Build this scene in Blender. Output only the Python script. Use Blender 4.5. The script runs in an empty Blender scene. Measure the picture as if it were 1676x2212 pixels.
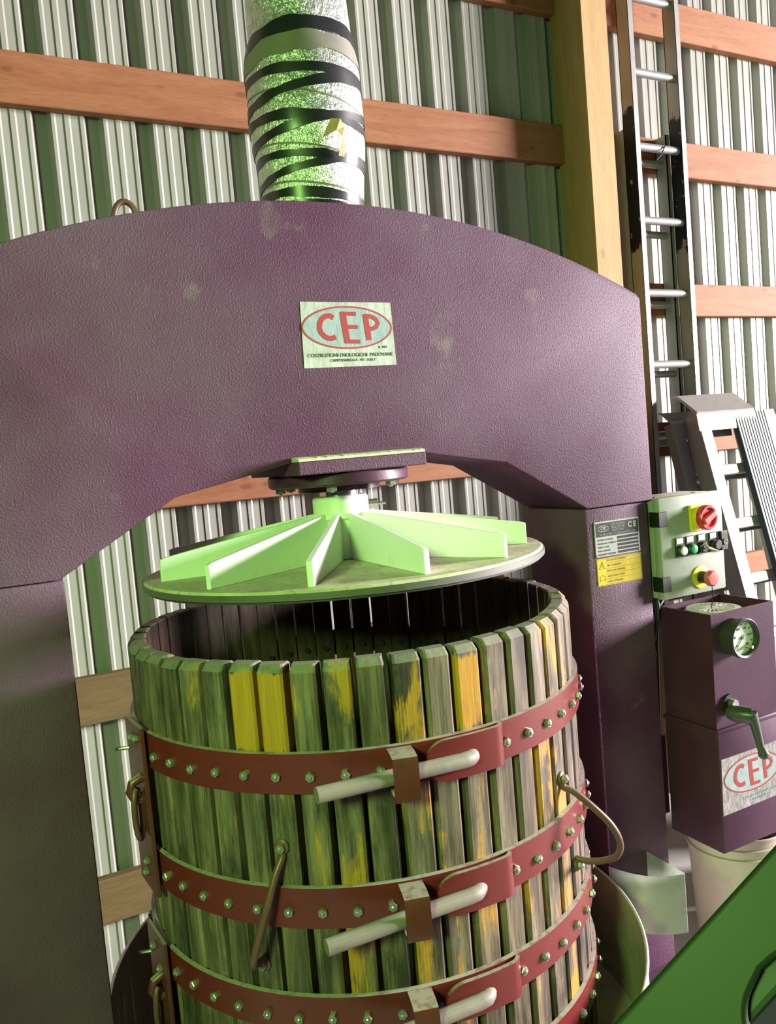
import bpy, bmesh, math, random
from mathutils import Vector, Matrix, Euler, noise
random.seed(7)
S = bpy.context.scene
C = S.collection
PI = math.pi
R = math.radians

# ------------------------------------------------------------------ camera
CAM_H = 1.62
YAW, PITCH, ROLL = .4629, -.0689, -.0852
fw = Vector((math.sin(YAW)*math.cos(PITCH), math.cos(YAW)*math.cos(PITCH), math.sin(PITCH)))
rt = Vector((math.cos(YAW), -math.sin(YAW), 0))
up = rt.cross(fw)
r2 = rt*math.cos(ROLL) + up*math.sin(ROLL)
u2 = -rt*math.sin(ROLL) + up*math.cos(ROLL)
cam = bpy.data.objects.new('camera', bpy.data.cameras.new('camera'))
C.objects.link(cam)
cam.data.sensor_fit = 'HORIZONTAL'
cam.data.sensor_width = 36
cam.data.lens = 1733.4/1676*36
cam.data.clip_start = .02
M = Matrix((r2, u2, -fw)).transposed().to_4x4()
M.translation = (0, 0, CAM_H)
cam.matrix_world = M
S.camera = cam

# ------------------------------------------------------------------ world, lights, exposure
W = bpy.data.worlds.new('shed_air'); S.world = W
W.use_nodes = True
W.node_tree.nodes['Background'].inputs[0].default_value = (.95, 1.0, .92, 1)
W.node_tree.nodes['Background'].inputs[1].default_value = .03

def area(name, loc, target, sx, sy, power, col, spread=180):
    l = bpy.data.lights.new(name, 'AREA')
    l.shape = 'RECTANGLE'; l.size = sx; l.size_y = sy; l.energy = power; l.color = col; l.spread = R(spread)
    o = bpy.data.objects.new(name, l); C.objects.link(o)
    o.location = loc
    d = Vector(target) - Vector(loc)
    o.rotation_euler = d.to_track_quat('-Z', 'Y').to_euler()
    return o
# daylight through the open shed door on the right
area('door_daylight', (14.0, -2.7, 3.35), (1.3, 1.5, 1.6), 3.4, 3.0, 9600, (1.0, .935, .92))
# green lamp standing in for light off green machinery; its source is unseen
area('green_bounce_standin', (-1.3, -.5, 2.3), (.95, 1.5, .95), .36, .36, 34, (.46, 1.0, .22), 112)
S.view_settings.view_transform = 'Standard'
S.view_settings.look = 'None'
S.view_settings.gamma = 1
S.view_settings.use_curve_mapping = False
S.view_settings.exposure = 0.0

# ------------------------------------------------------------------ material helpers
def mat(name, col, rough=.5, metal=0., spec=.5):
    m = bpy.data.materials.new(name); m.use_nodes = True
    b = m.node_tree.nodes['Principled BSDF']
    b.inputs['Base Color'].default_value = (*col, 1)
    b.inputs['Roughness'].default_value = rough
    b.inputs['Metallic'].default_value = metal
    b.inputs['Specular IOR Level'].default_value = spec
    return m
class NT:
    def __init__(s, m):
        s.m = m; s.t = m.node_tree; s.b = s.t.nodes['Principled BSDF']
    def n(s, typ, **kw):
        x = s.t.nodes.new(typ)
        for k, v in kw.items(): setattr(x, k, v)
        return x
    def l(s, a, b): s.t.links.new(a, b)
    def coord(s, kind='Object', scale=(1, 1, 1), offset=None):
        tc = s.n('ShaderNodeTexCoord'); mp = s.n('ShaderNodeMapping')
        mp.inputs['Scale'].default_value = scale
        if offset is not None:
            ad = s.n('ShaderNodeVectorMath', operation='ADD')
            s.l(tc.outputs[kind], ad.inputs[0]); s.l(offset, ad.inputs[1]); s.l(ad.outputs[0], mp.inputs[0])
        else: s.l(tc.outputs[kind], mp.inputs[0])
        return mp.outputs[0]
    def noise(s, vec, scale, detail=4, rough=.55, dist=0.):
        x = s.n('ShaderNodeTexNoise'); x.inputs['Scale'].default_value = scale
        x.inputs['Detail'].default_value = detail; x.inputs['Roughness'].default_value = rough
        x.inputs['Distortion'].default_value = dist
        s.l(vec, x.inputs['Vector']); return x.outputs[0]
    def ramp(s, fac, p0, p1, c0=(0, 0, 0), c1=(1, 1, 1)):
        x = s.n('ShaderNodeValToRGB'); e = x.color_ramp.elements
        e[0].position = p0; e[1].position = p1; e[0].color = (*c0, 1); e[1].color = (*c1, 1)
        s.l(fac, x.inputs[0]); return x.outputs[0]
    def mix(s, fac, a, b, mode='MIX'):
        x = s.n('ShaderNodeMix', data_type='RGBA', blend_type=mode)
        for val, i in ((fac, 0), (a, 6), (b, 7)):
            if isinstance(val, (int, float)): x.inputs[i].default_value = val
            elif isinstance(val, tuple): x.inputs[i].default_value = (*val, 1)
            else: s.l(val, x.inputs[i])
        return x.outputs[2]
    def math(s, op, a, b=0.):
        x = s.n('ShaderNodeMath', operation=op)
        for val, i in ((a, 0), (b, 1)):
            if isinstance(val, (int, float)): x.inputs[i].default_value = val
            else: s.l(val, x.inputs[i])
        return x.outputs[0]
    def bump(s, h, strength=.3, dist=.002, prev=None):
        x = s.n('ShaderNodeBump'); x.inputs['Strength'].default_value = strength
        x.inputs['Distance'].default_value = dist
        s.l(h, x.inputs['Height'])
        if prev is not None: s.l(prev, x.inputs['Normal'])
        s.l(x.outputs[0], s.b.inputs['Normal']); return x.outputs[0]
    def col(s, c): s.l(c, s.b.inputs['Base Color'])
    def rough(s, c): s.l(c, s.b.inputs['Roughness'])
    def upness(s, lo=.6, hi=.95):
        g = s.n('ShaderNodeNewGeometry'); x = s.n('ShaderNodeSeparateXYZ'); s.l(g.outputs['True Normal'], x.inputs[0])
        return s.ramp(x.outputs[2], lo, hi)

def m_hammer():
    m = mat('purple_hammer_paint', (.085, .028, .062), .62, 0, .22); t = NT(m)
    v = t.coord()
    big = t.noise(v, 3.2, 4); sm = t.noise(v, 240, 2)
    base = t.mix(t.ramp(big, .35, .7), (.072, .019, .054), (.104, .054, .092))
    # old grey splashes on the paint
    sp = t.ramp(t.noise(v, 7.5, 5, .6), .66, .78)
    base = t.mix(t.math('MULTIPLY', sp, .32), base, (.22, .21, .17))
    t.col(base)
    drops = t.ramp(t.noise(v, 300, 2, .5), .48, .75)
    h = t.math('ADD', t.math('MULTIPLY', drops, .8), t.math('MULTIPLY', sm, .45))
    t.bump(h, .5, .0017)
    return m
def m_purple_smooth():
    m = mat('purple_smooth_paint', (.075, .022, .055), .40, 0, .25); t = NT(m); v = t.coord()
    t.col(t.mix(t.ramp(t.noise(v, 6, 5), .3, .75), (.050, .013, .037), (.072, .027, .054)))
    t.bump(t.noise(v, 90, 3), .12, .002); return m
def m_lumber(name, c0, c1, dark):
    m = mat(name, c0, .7, 0, .25); t = NT(m)
    oi = t.n('ShaderNodeObjectInfo'); r = t.math('MULTIPLY', oi.outputs['Random'], 40)
    cb = t.n('ShaderNodeCombineXYZ'); t.l(r, cb.inputs[0]); t.l(r, cb.inputs[2])
    v = t.coord('Object', (1, 8, 8), cb.outputs[0])
    g = t.noise(v, 3.5, 6, .6, .6)
    fine = t.noise(v, 22, 4, .6)
    c = t.mix(t.ramp(g, .35, .7), c0, c1)
    c = t.mix(t.math('MULTIPLY', t.ramp(fine, .5, .75), .35), c, dark)
    v2 = t.coord('Object', (3.2, 7, 7), cb.outputs[0])
    vo = t.n('ShaderNodeTexVoronoi'); vo.inputs['Scale'].default_value = 1.5; t.l(v2, vo.inputs['Vector'])
    knot = t.ramp(vo.outputs[0], .07, .13, (1, 1, 1), (0, 0, 0))
    c = t.mix(t.math('MULTIPLY', knot, .55), c, dark)
    t.col(c); t.bump(fine, .25, .002); return m
def m_post():
    m = m_lumber('post_lumber', (.32, .20, .085), (.39, .255, .115), (.17, .09, .035))
    for n in m.node_tree.nodes:
        if n.type == 'MAPPING':
            s = n.inputs['Scale'].default_value; n.inputs['Scale'].default_value = (s[1], s[1], s[0])
    return m
def m_slat():
    m = mat('weathered_slat_wood', (.3, .25, .2), .62, 0, .3); t = NT(m)
    oi = t.n('ShaderNodeObjectInfo'); r = t.math('MULTIPLY', oi.outputs['Random'], 60)
    cb = t.n('ShaderNodeCombineXYZ'); t.l(r, cb.inputs[0]); t.l(r, cb.inputs[1]); t.l(r, cb.inputs[2])
    v = t.coord('Object', (9, 9, 1), cb.outputs[0])
    v1 = t.coord('Object', (2.2, 2.2, 1), cb.outputs[0])
    vf = t.coord('Object', (30, 30, 1.4), cb.outputs[0])
    a = t.noise(v, 3.2, 5, .6, .3); b = t.noise(v1, 4.6, 5, .6, .8); f = t.noise(vf, 7, 4, .65)
    grey = t.mix(t.ramp(a, .35, .68), (.057, .039, .028), (.268, .197, .146))
    grey = t.mix(t.math('MULTIPLY', t.ramp(f, .42, .66), .6), grey, (.045, .034, .026))
    # dark must stains
    st = t.ramp(t.math('ADD', t.noise(v1, 4.2, 5, .65), t.math('MULTIPLY', t.math('SUBTRACT', f, .5), .3)), .47, .64)
    grey = t.mix(t.math('MULTIPLY', st, .85), grey, (.022, .019, .016))
    # worn varnish left in streaks; object colour carries how much is left
    sep = t.n('ShaderNodeSeparateColor'); t.l(oi.outputs['Color'], sep.inputs[0])
    k = t.math('ADD', t.math('ADD', t.math('MULTIPLY', b, .62), t.math('MULTIPLY', a, .38)), sep.outputs[0])
    k = t.math('ADD', k, t.math('MULTIPLY', t.math('SUBTRACT', f, .5), .22))
    # fresh varnish between the chamfer and the first hoop
    tc = t.n('ShaderNodeTexCoord'); z = t.n('ShaderNodeSeparateXYZ'); t.l(tc.outputs['Object'], z.inputs[0])
    zz = t.math('ADD', z.outputs[2], t.math('MULTIPLY', f, .03))
    topband = t.math('MULTIPLY', t.ramp(zz, .955, .970, (1, 1, 1), (0, 0, 0)), t.ramp(zz, .838, .85))
    k = t.math('ADD', k, t.math('MULTIPLY', topband, sep.outputs[1]))
    var = t.ramp(k, .585, .645)
    vc = t.mix(t.ramp(f, .3, .7), (.36, .155, .014), (.48, .235, .03))
    c = t.mix(var, grey, vc)
    c = t.mix(t.math('MULTIPLY', t.upness(.35, .8), .6), c, (.28, .26, .23))
    t.col(c); t.bump(f, .35, .0015); return m
def m_dusty(name, col, rough, dust=(.42, .38, .33), amt=.8, blot=.35, spec=.5):
    m = mat(name, col, rough, 0, spec); t = NT(m); v = t.coord()
    n = t.noise(v, 22, 5, .65)
    c = t.mix(t.math('MULTIPLY', t.ramp(n, .5, .75), blot), col, tuple(x*.45 for x in col))
    d = t.math('MULTIPLY', t.upness(), t.ramp(t.noise(v, 60, 3), .15, .5)); d = t.math('MULTIPLY', d, amt)
    t.col(t.mix(d, c, dust)); t.bump(n, .12, .002); return m
def m_sheet():
    m = mat('galvanised_white_sheet', (.70, .70, .66), .34, .0, .6); t = NT(m); v = t.coord('Object', (1, 1, .25))
    n = t.noise(v, 6, 5, .6)
    c = t.mix(t.ramp(n, .4, .75), (.285, .28, .25), (.23, .23, .205))
    sp = t.ramp(t.noise(t.coord(), 30, 2), .77, .81)
    t.col(t.mix(t.math('MULTIPLY', sp, .5), c, (.1, .1, .08))); return m
def m_foil():
    m = mat('foil_insulation', (.62, .63, .62), .3, .75); t = NT(m); v = t.coord('Object', (1, 1, .4))
    a = t.noise(v, 190, 3, .7); b = t.noise(t.coord(), 28, 4)
    t.bump(t.math('ADD', a, t.math('MULTIPLY', b, 1.6)), .9, .004)
    t.col(t.mix(t.ramp(a, .35, .65), (.40, .41, .40), (.82, .82, .80))); return m
def m_white_fin():
    m = mat('chipped_white_paint', (.74, .75, .70), .4); t = NT(m); v = t.coord()
    n = t.noise(v, 18, 6, .7); n2 = t.noise(v, 70, 4, .7)
    c = t.mix(t.math('MULTIPLY', t.ramp(n, .56, .74), .35), (.74, .75, .70), (.42, .38, .24))
    c = t.mix(t.ramp(n2, .70, .74), c, (.10, .08, .05)); t.col(c); t.bump(n, .1, .002); return m
def m_disc():
    m = mat('stained_disc_steel', (.42, .38, .27), .6); t = NT(m); v = t.coord()
    n = t.noise(v, 12, 6, .7); n2 = t.noise(v, 65, 5, .7)
    c = t.mix(t.ramp(n, .35, .7), (.40, .36, .22), (.62, .57, .44))
    c = t.mix(t.math('MULTIPLY', t.ramp(n2, .55, .72), .75), c, (.07, .055, .03)); t.col(c); t.bump(n2, .2, .002); return m
def m_concrete(name='concrete', a=(.30, .29, .27), b=(.44, .42, .40)):
    m = mat(name, a, .85, 0, .2); t = NT(m); v = t.coord()
    t.col(t.mix(t.noise(v, 2.5, 7, .65), a, b)); t.bump(t.noise(v, 60, 5), .2, .003); return m
def m_alu(name='brushed_aluminium', col=(.42, .41, .40), rough=.38, metal=.6):
    m = mat(name, col, rough, metal); t = NT(m); v = t.coord()
    n = t.noise(v, 25, 5, .65)
    t.col(t.mix(t.math('MULTIPLY', t.ramp(n, .5, .8), .5), col, tuple(x*.55 for x in col))); t.bump(n, .08, .002); return m
def m_rail():
    # aluminium rail, black paint left on a stretch of it with a ragged edge
    m = mat('painted_ladder_rail', (.45, .42, .39), .42, .5); t = NT(m)
    tc = t.n('ShaderNodeTexCoord'); z = t.n('ShaderNodeSeparateXYZ'); t.l(tc.outputs['Object'], z.inputs[0])
    n = t.noise(t.coord('Object', (1, 1, .6)), 26, 4, .6)
    zz = t.math('ADD', z.outputs[2], t.math('MULTIPLY', n, .16))
    k = t.math('MULTIPLY', t.ramp(t.math('SUBTRACT', zz, 2.2), .28, .295), t.ramp(t.math('SUBTRACT', zz, 2.2), .855, .865, (1, 1, 1), (0, 0, 0)))
    chips = t.ramp(t.noise(t.coord(), 16, 4, .6), .60, .62, (1, 1, 1), (0, 0, 0))
    k = t.math('MULTIPLY', k, chips)
    t.col(t.mix(k, (.30, .25, .21), (.012, .012, .014))); return m
def m_foilsticker(name, a, b, sc=60):
    m = mat(name, a, .35, .3); t = NT(m); v = t.coord('Object', (1, 1, .35)); n = t.noise(v, sc, 5, .65, .6)
    t.col(t.mix(t.ramp(n, .35, .65), a, b)); t.bump(n, .4, .002); return m

def m_wine():
    m = mat('must_stained_wood', (.1, .07, .06), .6, 0, .3); t = NT(m)
    oi = t.n('ShaderNodeObjectInfo'); r = t.math('MULTIPLY', oi.outputs['Random'], 60)
    cb = t.n('ShaderNodeCombineXYZ'); t.l(r, cb.inputs[0]); t.l(r, cb.inputs[2])
    a = t.noise(t.coord('Object', (8, 8, 1), cb.outputs[0]), 5, 5, .65); f = t.noise(t.coord('Object', (40, 40, 2), cb.outputs[0]), 6, 4)
    c = t.mix(t.ramp(a, .35, .7), (.026, .014, .012), (.12, .072, .052))
    t.col(t.mix(t.math('MULTIPLY', t.ramp(f, .5, .7), .5), c, (.025, .015, .014))); t.bump(f, .3, .0015); return m
WINE = m_wine(); HAM = m_hammer(); PUR = m_purple_smooth()
GIRT_SHADED = m_lumber('shaded_girt_lumber', (.105, .065, .028), (.135, .09, .04), (.045, .026, .012)); GIRT = m_lumber('girt_lumber', (.225, .085, .038), (.285, .125, .058), (.09, .03, .014))  # lower left girts: shade put into the wood as a darker colour
POST = m_post(); SLAT = m_slat(); SHEET = m_sheet(); FOIL = m_foil(); FIN = m_white_fin(); DISC = m_disc()
RED = m_dusty('red_hoop_paint', (.135, .018, .019), .30, (.40, .37, .33), .75, .3)
REDB = m_dusty('red_brown_latch_paint', (.12, .026, .018), .38, (.45, .42, .37), .6, .4)
CONC = m_concrete(); PLINTH = m_concrete('pale_concrete', (.5, .48, .46), (.62, .60, .58))
ALU = m_alu('brushed_aluminium', (.33, .325, .32), .38, .45); ALUD = m_alu('dull_aluminium', (.30, .29, .28), .45, .5); RAIL = m_rail()
STEEL = mat('bright_steel', (.62, .62, .60), .22, 1.0)
ZINC = m_alu('zinc_bolt', (.34, .33, .30), .38, .65)
ROD = m_dusty('worn_grey_rod', (.19, .15, .13), .6, (.27, .24, .22), .55, .6)
RUST = m_dusty('brown_rod', (.13, .055, .045), .4, (.35, .28, .25), .4, .3)
BLACK = mat('black_plastic', (.012, .012, .014), .42)
RUBBER = mat('black_cable', (.018, .018, .02), .5)
TAPE = mat('black_tape', (.016, .016, .019), .33)
DUCT = m_dusty('dusty_duct_tape', (.17, .15, .13), .55, (.3, .28, .25), .5, .4)
MASK = mat('masking_tape', (.55, .44, .22), .6)
BOXG = m_dusty('grey_green_enclosure', (.285, .295, .26), .42, (.52, .49, .42), .8, .12)
YEL = mat('yellow_plastic', (.72, .55, .03), .4)
REDP = mat('red_plastic', (.58, .03, .045), .35)
REDL = mat('pale_red_plastic', (.62, .12, .13), .35)
GREENB = mat('green_button', (.02, .38, .13), .3)
WHITEB = mat('white_button', (.72, .72, .70), .35)
WPLATE = mat('white_legend', (.62, .64, .60), .5)
TUBM = m_dusty('tub_steel', (.34, .31, .22), .35, (.45, .42, .36), .3, .6)
TUBR = m_alu('tub_rim', (.68, .66, .62), .3, .4)
GUARD = m_alu('zinc_sheet', (.50, .51, .49), .42, .3)
CREAM = m_dusty('cream_bucket', (.40, .35, .27), .5, (.42, .38, .31), .3, .25)
GAUGEF = mat('gauge_face', (.60, .64, .60), .3)
GREENM = mat('green_machine_paint', (.011, .026, .0035), .5, 0, .35)
DKG = mat('dark_green_plastic', (.014, .030, .014), .5)
OLIVE = mat('olive_grip', (.030, .032, .015), .6)
INKR = mat('red_ink', (.30, .022, .02), .5)
INKK = mat('black_ink', (.03, .03, .032), .5)
PALEB = m_foilsticker('pale_blue_print', (.28, .36, .39), (.37, .44, .46))
SILVER = m_foilsticker('silver_foil_label', (.36, .40, .36), (.58, .60, .56))
HOLO = m_foilsticker('crinkled_foil_label', (.20, .17, .18), (.44, .41, .43), 150)
PLATEK = mat('black_plate_print', (.018, .019, .024), .5, 0, .2)
PLATES = mat('aluminium_plate', (.30, .30, .295), .4, .2)
YLAB = m_foilsticker('yellow_label', (.42, .30, .01), (.50, .41, .02), 20)
INKY = mat('brown_ink', (.16, .10, .01), .6)
RIBM = m_alu('ribbed_tread_aluminium', (.30, .30, .33), .4, .4)
RIBD = mat('dark_blue_groove', (.025, .028, .06), .6)
MOTOR = m_dusty('pale_motor_cowl', (.40, .40, .35), .45, (.55, .5, .42), .6, .2)

# ------------------------------------------------------------------ object helpers
def bm_mesh(bm, name, smooth=None):
    bmesh.ops.recalc_face_normals(bm, faces=bm.faces[:])
    me = bpy.data.meshes.new(name); bm.to_mesh(me); bm.free()
    if smooth is not None:
        me.polygons.foreach_set('use_smooth', [True]*len(me.polygons))
        me.set_sharp_from_angle(angle=R(smooth))
    return me
WM = {}
def empty(name, loc, label, cat, group=None):
    o = bpy.data.objects.new(name, None); C.objects.link(o); o.location = loc; o.empty_display_size = .05
    o['label'] = label; o['category'] = cat
    if group: o['group'] = group
    WM[o.name] = Matrix.Translation(loc); return o
def put(name, me, m, parent=None, loc=(0, 0, 0), rot=(0, 0, 0), label=None, smooth=None):
    """link a mesh; loc and rot are given in the world"""
    if isinstance(me, bmesh.types.BMesh): me = bm_mesh(me, name, smooth)
    if m and not me.materials: me.materials.append(m)
    o = bpy.data.objects.new(name, me); C.objects.link(o)
    wm = Matrix.Translation(loc) @ Euler(rot).to_matrix().to_4x4()
    if parent:
        o.parent = parent
        lm = WM[parent.name].inverted() @ wm
    else: lm = wm
    o.location = lm.to_translation(); o.rotation_euler = lm.to_euler()
    WM[o.name] = wm
    if label: o['label'] = label
    return o
def box(x0, x1, y0, y1, z0, z1, bev=0., seg=2, bm=None):
    own = bm is None
    b = bmesh.new()
    bmesh.ops.create_cube(b, size=1)
    bmesh.ops.scale(b, vec=(x1-x0, y1-y0, z1-z0), verts=b.verts)
    bmesh.ops.translate(b, vec=((x0+x1)/2, (y0+y1)/2, (z0+z1)/2), verts=b.verts)
    if bev: bmesh.ops.bevel(b, geom=b.edges[:], offset=bev, segments=seg, affect='EDGES', profile=.5)
    if own: return b
    merge(bm, b); return bm
def merge(dst, src, mtx=None):
    me = bpy.data.meshes.new('tmp'); src.to_mesh(me); src.free()
    if mtx: me.transform(mtx)
    dst.from_mesh(me); bpy.data.meshes.remove(me); return dst
def lathe(prof, n=48, bm=None, closed=False, mtx=None):
    b = bmesh.new(); rings = []
    for r, z in prof:
        rings.append([b.verts.new((r*math.cos(2*PI*i/n), r*math.sin(2*PI*i/n), z)) for i in range(n)] if r > 1e-6 else [b.verts.new((0, 0, z))])
    pr = list(zip(rings, rings[1:])) + ([(rings[-1], rings[0])] if closed else [])
    for a, c in pr:
        for i in range(n):
            j = (i+1) % n
            f = [a[i % len(a)], a[j % len(a)], c[j % len(c)], c[i % len(c)]]
            f = list(dict.fromkeys(f))
            if len(f) > 2: b.faces.new(f)
    if mtx: bmesh.ops.transform(b, matrix=mtx, verts=b.verts)
    if bm is not None: return merge(bm, b)
    return b
def tube(pts, r, n=12, bm=None, cap=True, radii=None):
    b = bmesh.new(); pts = [Vector(p) for p in pts]; rings = []
    nrm = None
    for i, p in enumerate(pts):
        d = ((pts[i+1]-p) if i < len(pts)-1 else (p-pts[i-1])).normalized()
        if 0 < i < len(pts)-1: d = ((pts[i+1]-p).normalized() + (p-pts[i-1]).normalized()).normalized()
        if nrm is None: nrm = d.orthogonal().normalized()
        nrm = (nrm - d*nrm.dot(d)).normalized(); bn = d.cross(nrm)
        rr = radii[i] if radii else r
        rings.append([b.verts.new(p + nrm*rr*math.cos(2*PI*k/n) + bn*rr*math.sin(2*PI*k/n)) for k in range(n)])
    for a, c in zip(rings, rings[1:]):
        for k in range(n): b.faces.new((a[k], a[(k+1) % n], c[(k+1) % n], c[k]))
    if cap: b.faces.new(rings[0][::-1]); b.faces.new(rings[-1])
    if bm is not None: return merge(bm, b)
    return b
def smoothpath(pts, n=8):
    pts = [Vector(p) for p in pts]; P = [pts[0]*2-pts[1]] + pts + [pts[-1]*2-pts[-2]]; out = []
    for i in range(1, len(P)-2):
        for k in range(n):
            t = k/n
            out.append(.5*((2*P[i]) + (-P[i-1]+P[i+1])*t + (2*P[i-1]-5*P[i]+4*P[i+1]-P[i+2])*t*t + (-P[i-1]+3*P[i]-3*P[i+1]+P[i+2])*t**3))
    return out + [pts[-1]]
def prism(poly, y0, y1, bev=0., bm=None):
    """polygon of (x,z) extruded from y0 to y1"""
    b = bmesh.new()
    f = b.faces.new([b.verts.new((x, y0, z)) for x, z in poly])
    e = bmesh.ops.extrude_face_region(b, geom=[f])
    bmesh.ops.translate(b, vec=(0, y1-y0, 0), verts=[v for v in e['geom'] if isinstance(v, bmesh.types.BMVert)])
    if bev:
        ed = [e for e in b.edges if abs(e.verts[0].co.y-e.verts[1].co.y) < 1e-6]
        bmesh.ops.bevel(b, geom=ed, offset=bev, segments=2, affect='EDGES', profile=.5)
    if bm is not None: return merge(bm, b)
    return b
def sweep(sec, angs, rad, c=(0, 0), bm=None, close=False):
    """section of (dr,z) swept round the axis; rad(a) gives the base radius"""
    b = bmesh.new(); rings = []
    for a in angs:
        rr = rad(a) if callable(rad) else rad
        rings.append([b.verts.new((c[0]+(rr+d)*math.cos(a), c[1]+(rr+d)*math.sin(a), z)) for d, z in sec])
    n = len(sec)
    for p, q in list(zip(rings, rings[1:])) + ([(rings[-1], rings[0])] if close else []):
        for k in range(n): b.faces.new((p[k], p[(k+1) % n], q[(k+1) % n], q[k]))
    if not close: b.faces.new(rings[0]); b.faces.new(rings[-1][::-1])
    if bm is not None: return merge(bm, b)
    return b
def text_mesh(s, size, align='CENTER', ext=.0002, bold=0.):
    cu = bpy.data.curves.new('lettering', 'FONT'); cu.body = s; cu.size = size; cu.align_x = align; cu.align_y = 'CENTER'
    cu.extrude = ext; cu.offset = bold; cu.resolution_u = 3
    o = bpy.data.objects.new('lettering', cu); C.objects.link(o)
    bpy.context.view_layer.update()
    me = bpy.data.meshes.new_from_object(o.evaluated_get(bpy.context.evaluated_depsgraph_get()))
    bpy.data.objects.remove(o); bpy.data.curves.remove(cu)
    me.materials.clear()
    me.transform(Matrix.Rotation(PI/2, 4, 'X'))     # stands in the XZ plane facing -Y
    return me
def ribbon(pts, w, y0, y1, closed=False, bm=None):
    """flat stroke in XZ, thin along Y"""
    b = bmesh.new(); P = [Vector((x, 0, z)) for x, z in pts]; L = []
    n = len(P)
    for i, p in enumerate(P):
        a = P[(i-1) % n] if closed or i else p; c = P[(i+1) % n] if closed or i < n-1 else p
        d = (c-a).normalized(); nn = Vector((-d.z, 0, d.x))*w/2
        L.append([b.verts.new((q.x, y, q.z)) for q in (p+nn, p-nn) for y in (y0, y1)])
    for i in range(n if closed else n-1):
        p, q = L[i], L[(i+1) % n]
        for k in ((0, 2), (2, 3), (3, 1), (1, 0)): b.faces.new((p[k[0]], p[k[1]], q[k[1]], q[k[0]]))
    if not closed:
        b.faces.new((L[0][0], L[0][1], L[0][3], L[0][2])); b.faces.new((L[-1][0], L[-1][2], L[-1][3], L[-1][1]))
    if bm is not None: return merge(bm, b)
    return b
def lens(cx, cz, hw, hh, n=48, p=1.0):
    """the pointed oval of the maker's badge"""
    out = []
    for i in range(n):
        a = 2*PI*i/n; c, s = math.cos(a), math.sin(a)
        out.append((cx+hw*(abs(c)**.92)*(1 if c >= 0 else -1), cz+hh*(abs(s)**1.12)*(1 if s >= 0 else -1)))
    return out

# ------------------------------------------------------------------ setting
WALLY = 2.74
def corrugated(x0, x1, z0, z1):
    per = .1565; u = per/395
    prof = [(0, 0), (22, 0), (36, .0024), (86, .0024), (98, 0), (132, 0), (146, .0024), (204, .0024), (216, 0), (242, 0), (274, .034), (366, .034)]
    b = bmesh.new(); prev = None
    k0 = math.floor((x0-.156)/per)
    for k in range(k0, int((x1-.156)/per)+1):
        for pu, d in prof:
            x = .156+k*per+pu*u
            a, c = b.verts.new((x, WALLY+d, z0)), b.verts.new((x, WALLY+d, z1))
            if prev: b.faces.new((prev[0], a, c, prev[1]))
            prev = (a, c)
    return b
wall = put('wall_back', corrugated(-2.6, 7.0, 0, 4.6), SHEET)
wall['kind'] = 'structure'; wall['label'] = 'ribbed white metal shed wall behind the press'
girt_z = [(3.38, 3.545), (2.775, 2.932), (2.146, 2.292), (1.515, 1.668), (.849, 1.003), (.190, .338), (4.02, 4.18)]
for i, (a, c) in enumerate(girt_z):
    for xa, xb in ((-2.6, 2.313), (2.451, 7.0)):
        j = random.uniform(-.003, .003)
        put('girt', box(xa, xb, 2.70, WALLY-.0005, a+j, c+j, .003, 1), GIRT_SHADED if i in (4, 5) and xa < 0 else GIRT, wall)
put('post', box(2.313, 2.451, 2.55, WALLY-.0005, 0, 4.6, .004, 1), POST, wall)
put('post', box(-1.65, -1.51, 2.55, WALLY-.0005, 0, 4.6, .004, 1), POST, wall)
fl = put('floor', box(-3.2, 8.0, -3.5, 2.82, -.12, 0), CONC)
fl['kind'] = 'structure'; fl['label'] = 'grey concrete shed floor'
pl = put('plinth', box(-.32, 1.436, 1.02, 2.14, 0, .30, .012), PLINTH)
pl['label'] = 'pale concrete plinth under the purple press'; pl['category'] = 'plinth'

# ------------------------------------------------------------------ the press frame
CX, CY = .66, 1.54
YF, YB = 1.43, 1.66
press = empty('hydraulic_press', (CX, CY, .30), 'tall purple steel arch press with foil wrapped cylinder on top', 'press')
top = [(-.594, 2.014), (-.45, 2.060), (-.29, 2.089), (-.155, 2.104), (0, 2.1125), (.155, 2.109), (.29, 2.097), (.46, 2.064), (.637, 2.002), (.752, 1.949)]
arc = []
for i in range(-20, 21):
    t = i/20*.752; arc.append((CX+t, 2.1125-.163*(abs(t)/.752)**2.05))
poly = [(CX-.762, 1.462), (CX-.762, 1.938)] + arc + [(CX+.762, 1.938), (CX+.762, 1.462), (CX+.563, 1.462), (CX+.35, 1.585), (CX+.13, 1.624), (CX-.13, 1.624), (CX-.36, 1.580), (CX-.563, 1.462)]
put('arch_beam', prism(poly, YF, YB, .004), HAM, press, smooth=30)
for s in (-1, 1):
    x0, x1 = sorted((CX+s*.556, CX+s*.748))
    put('column', box(x0, x1, YF+.004, YB-.004, .301, 1.461, .006), HAM, press, smooth=30)
    put('foot_plate', box(x0-.02, x1+.02, YF-.03, YB+.03, .30, .316, .003, 1), HAM, press)
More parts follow.
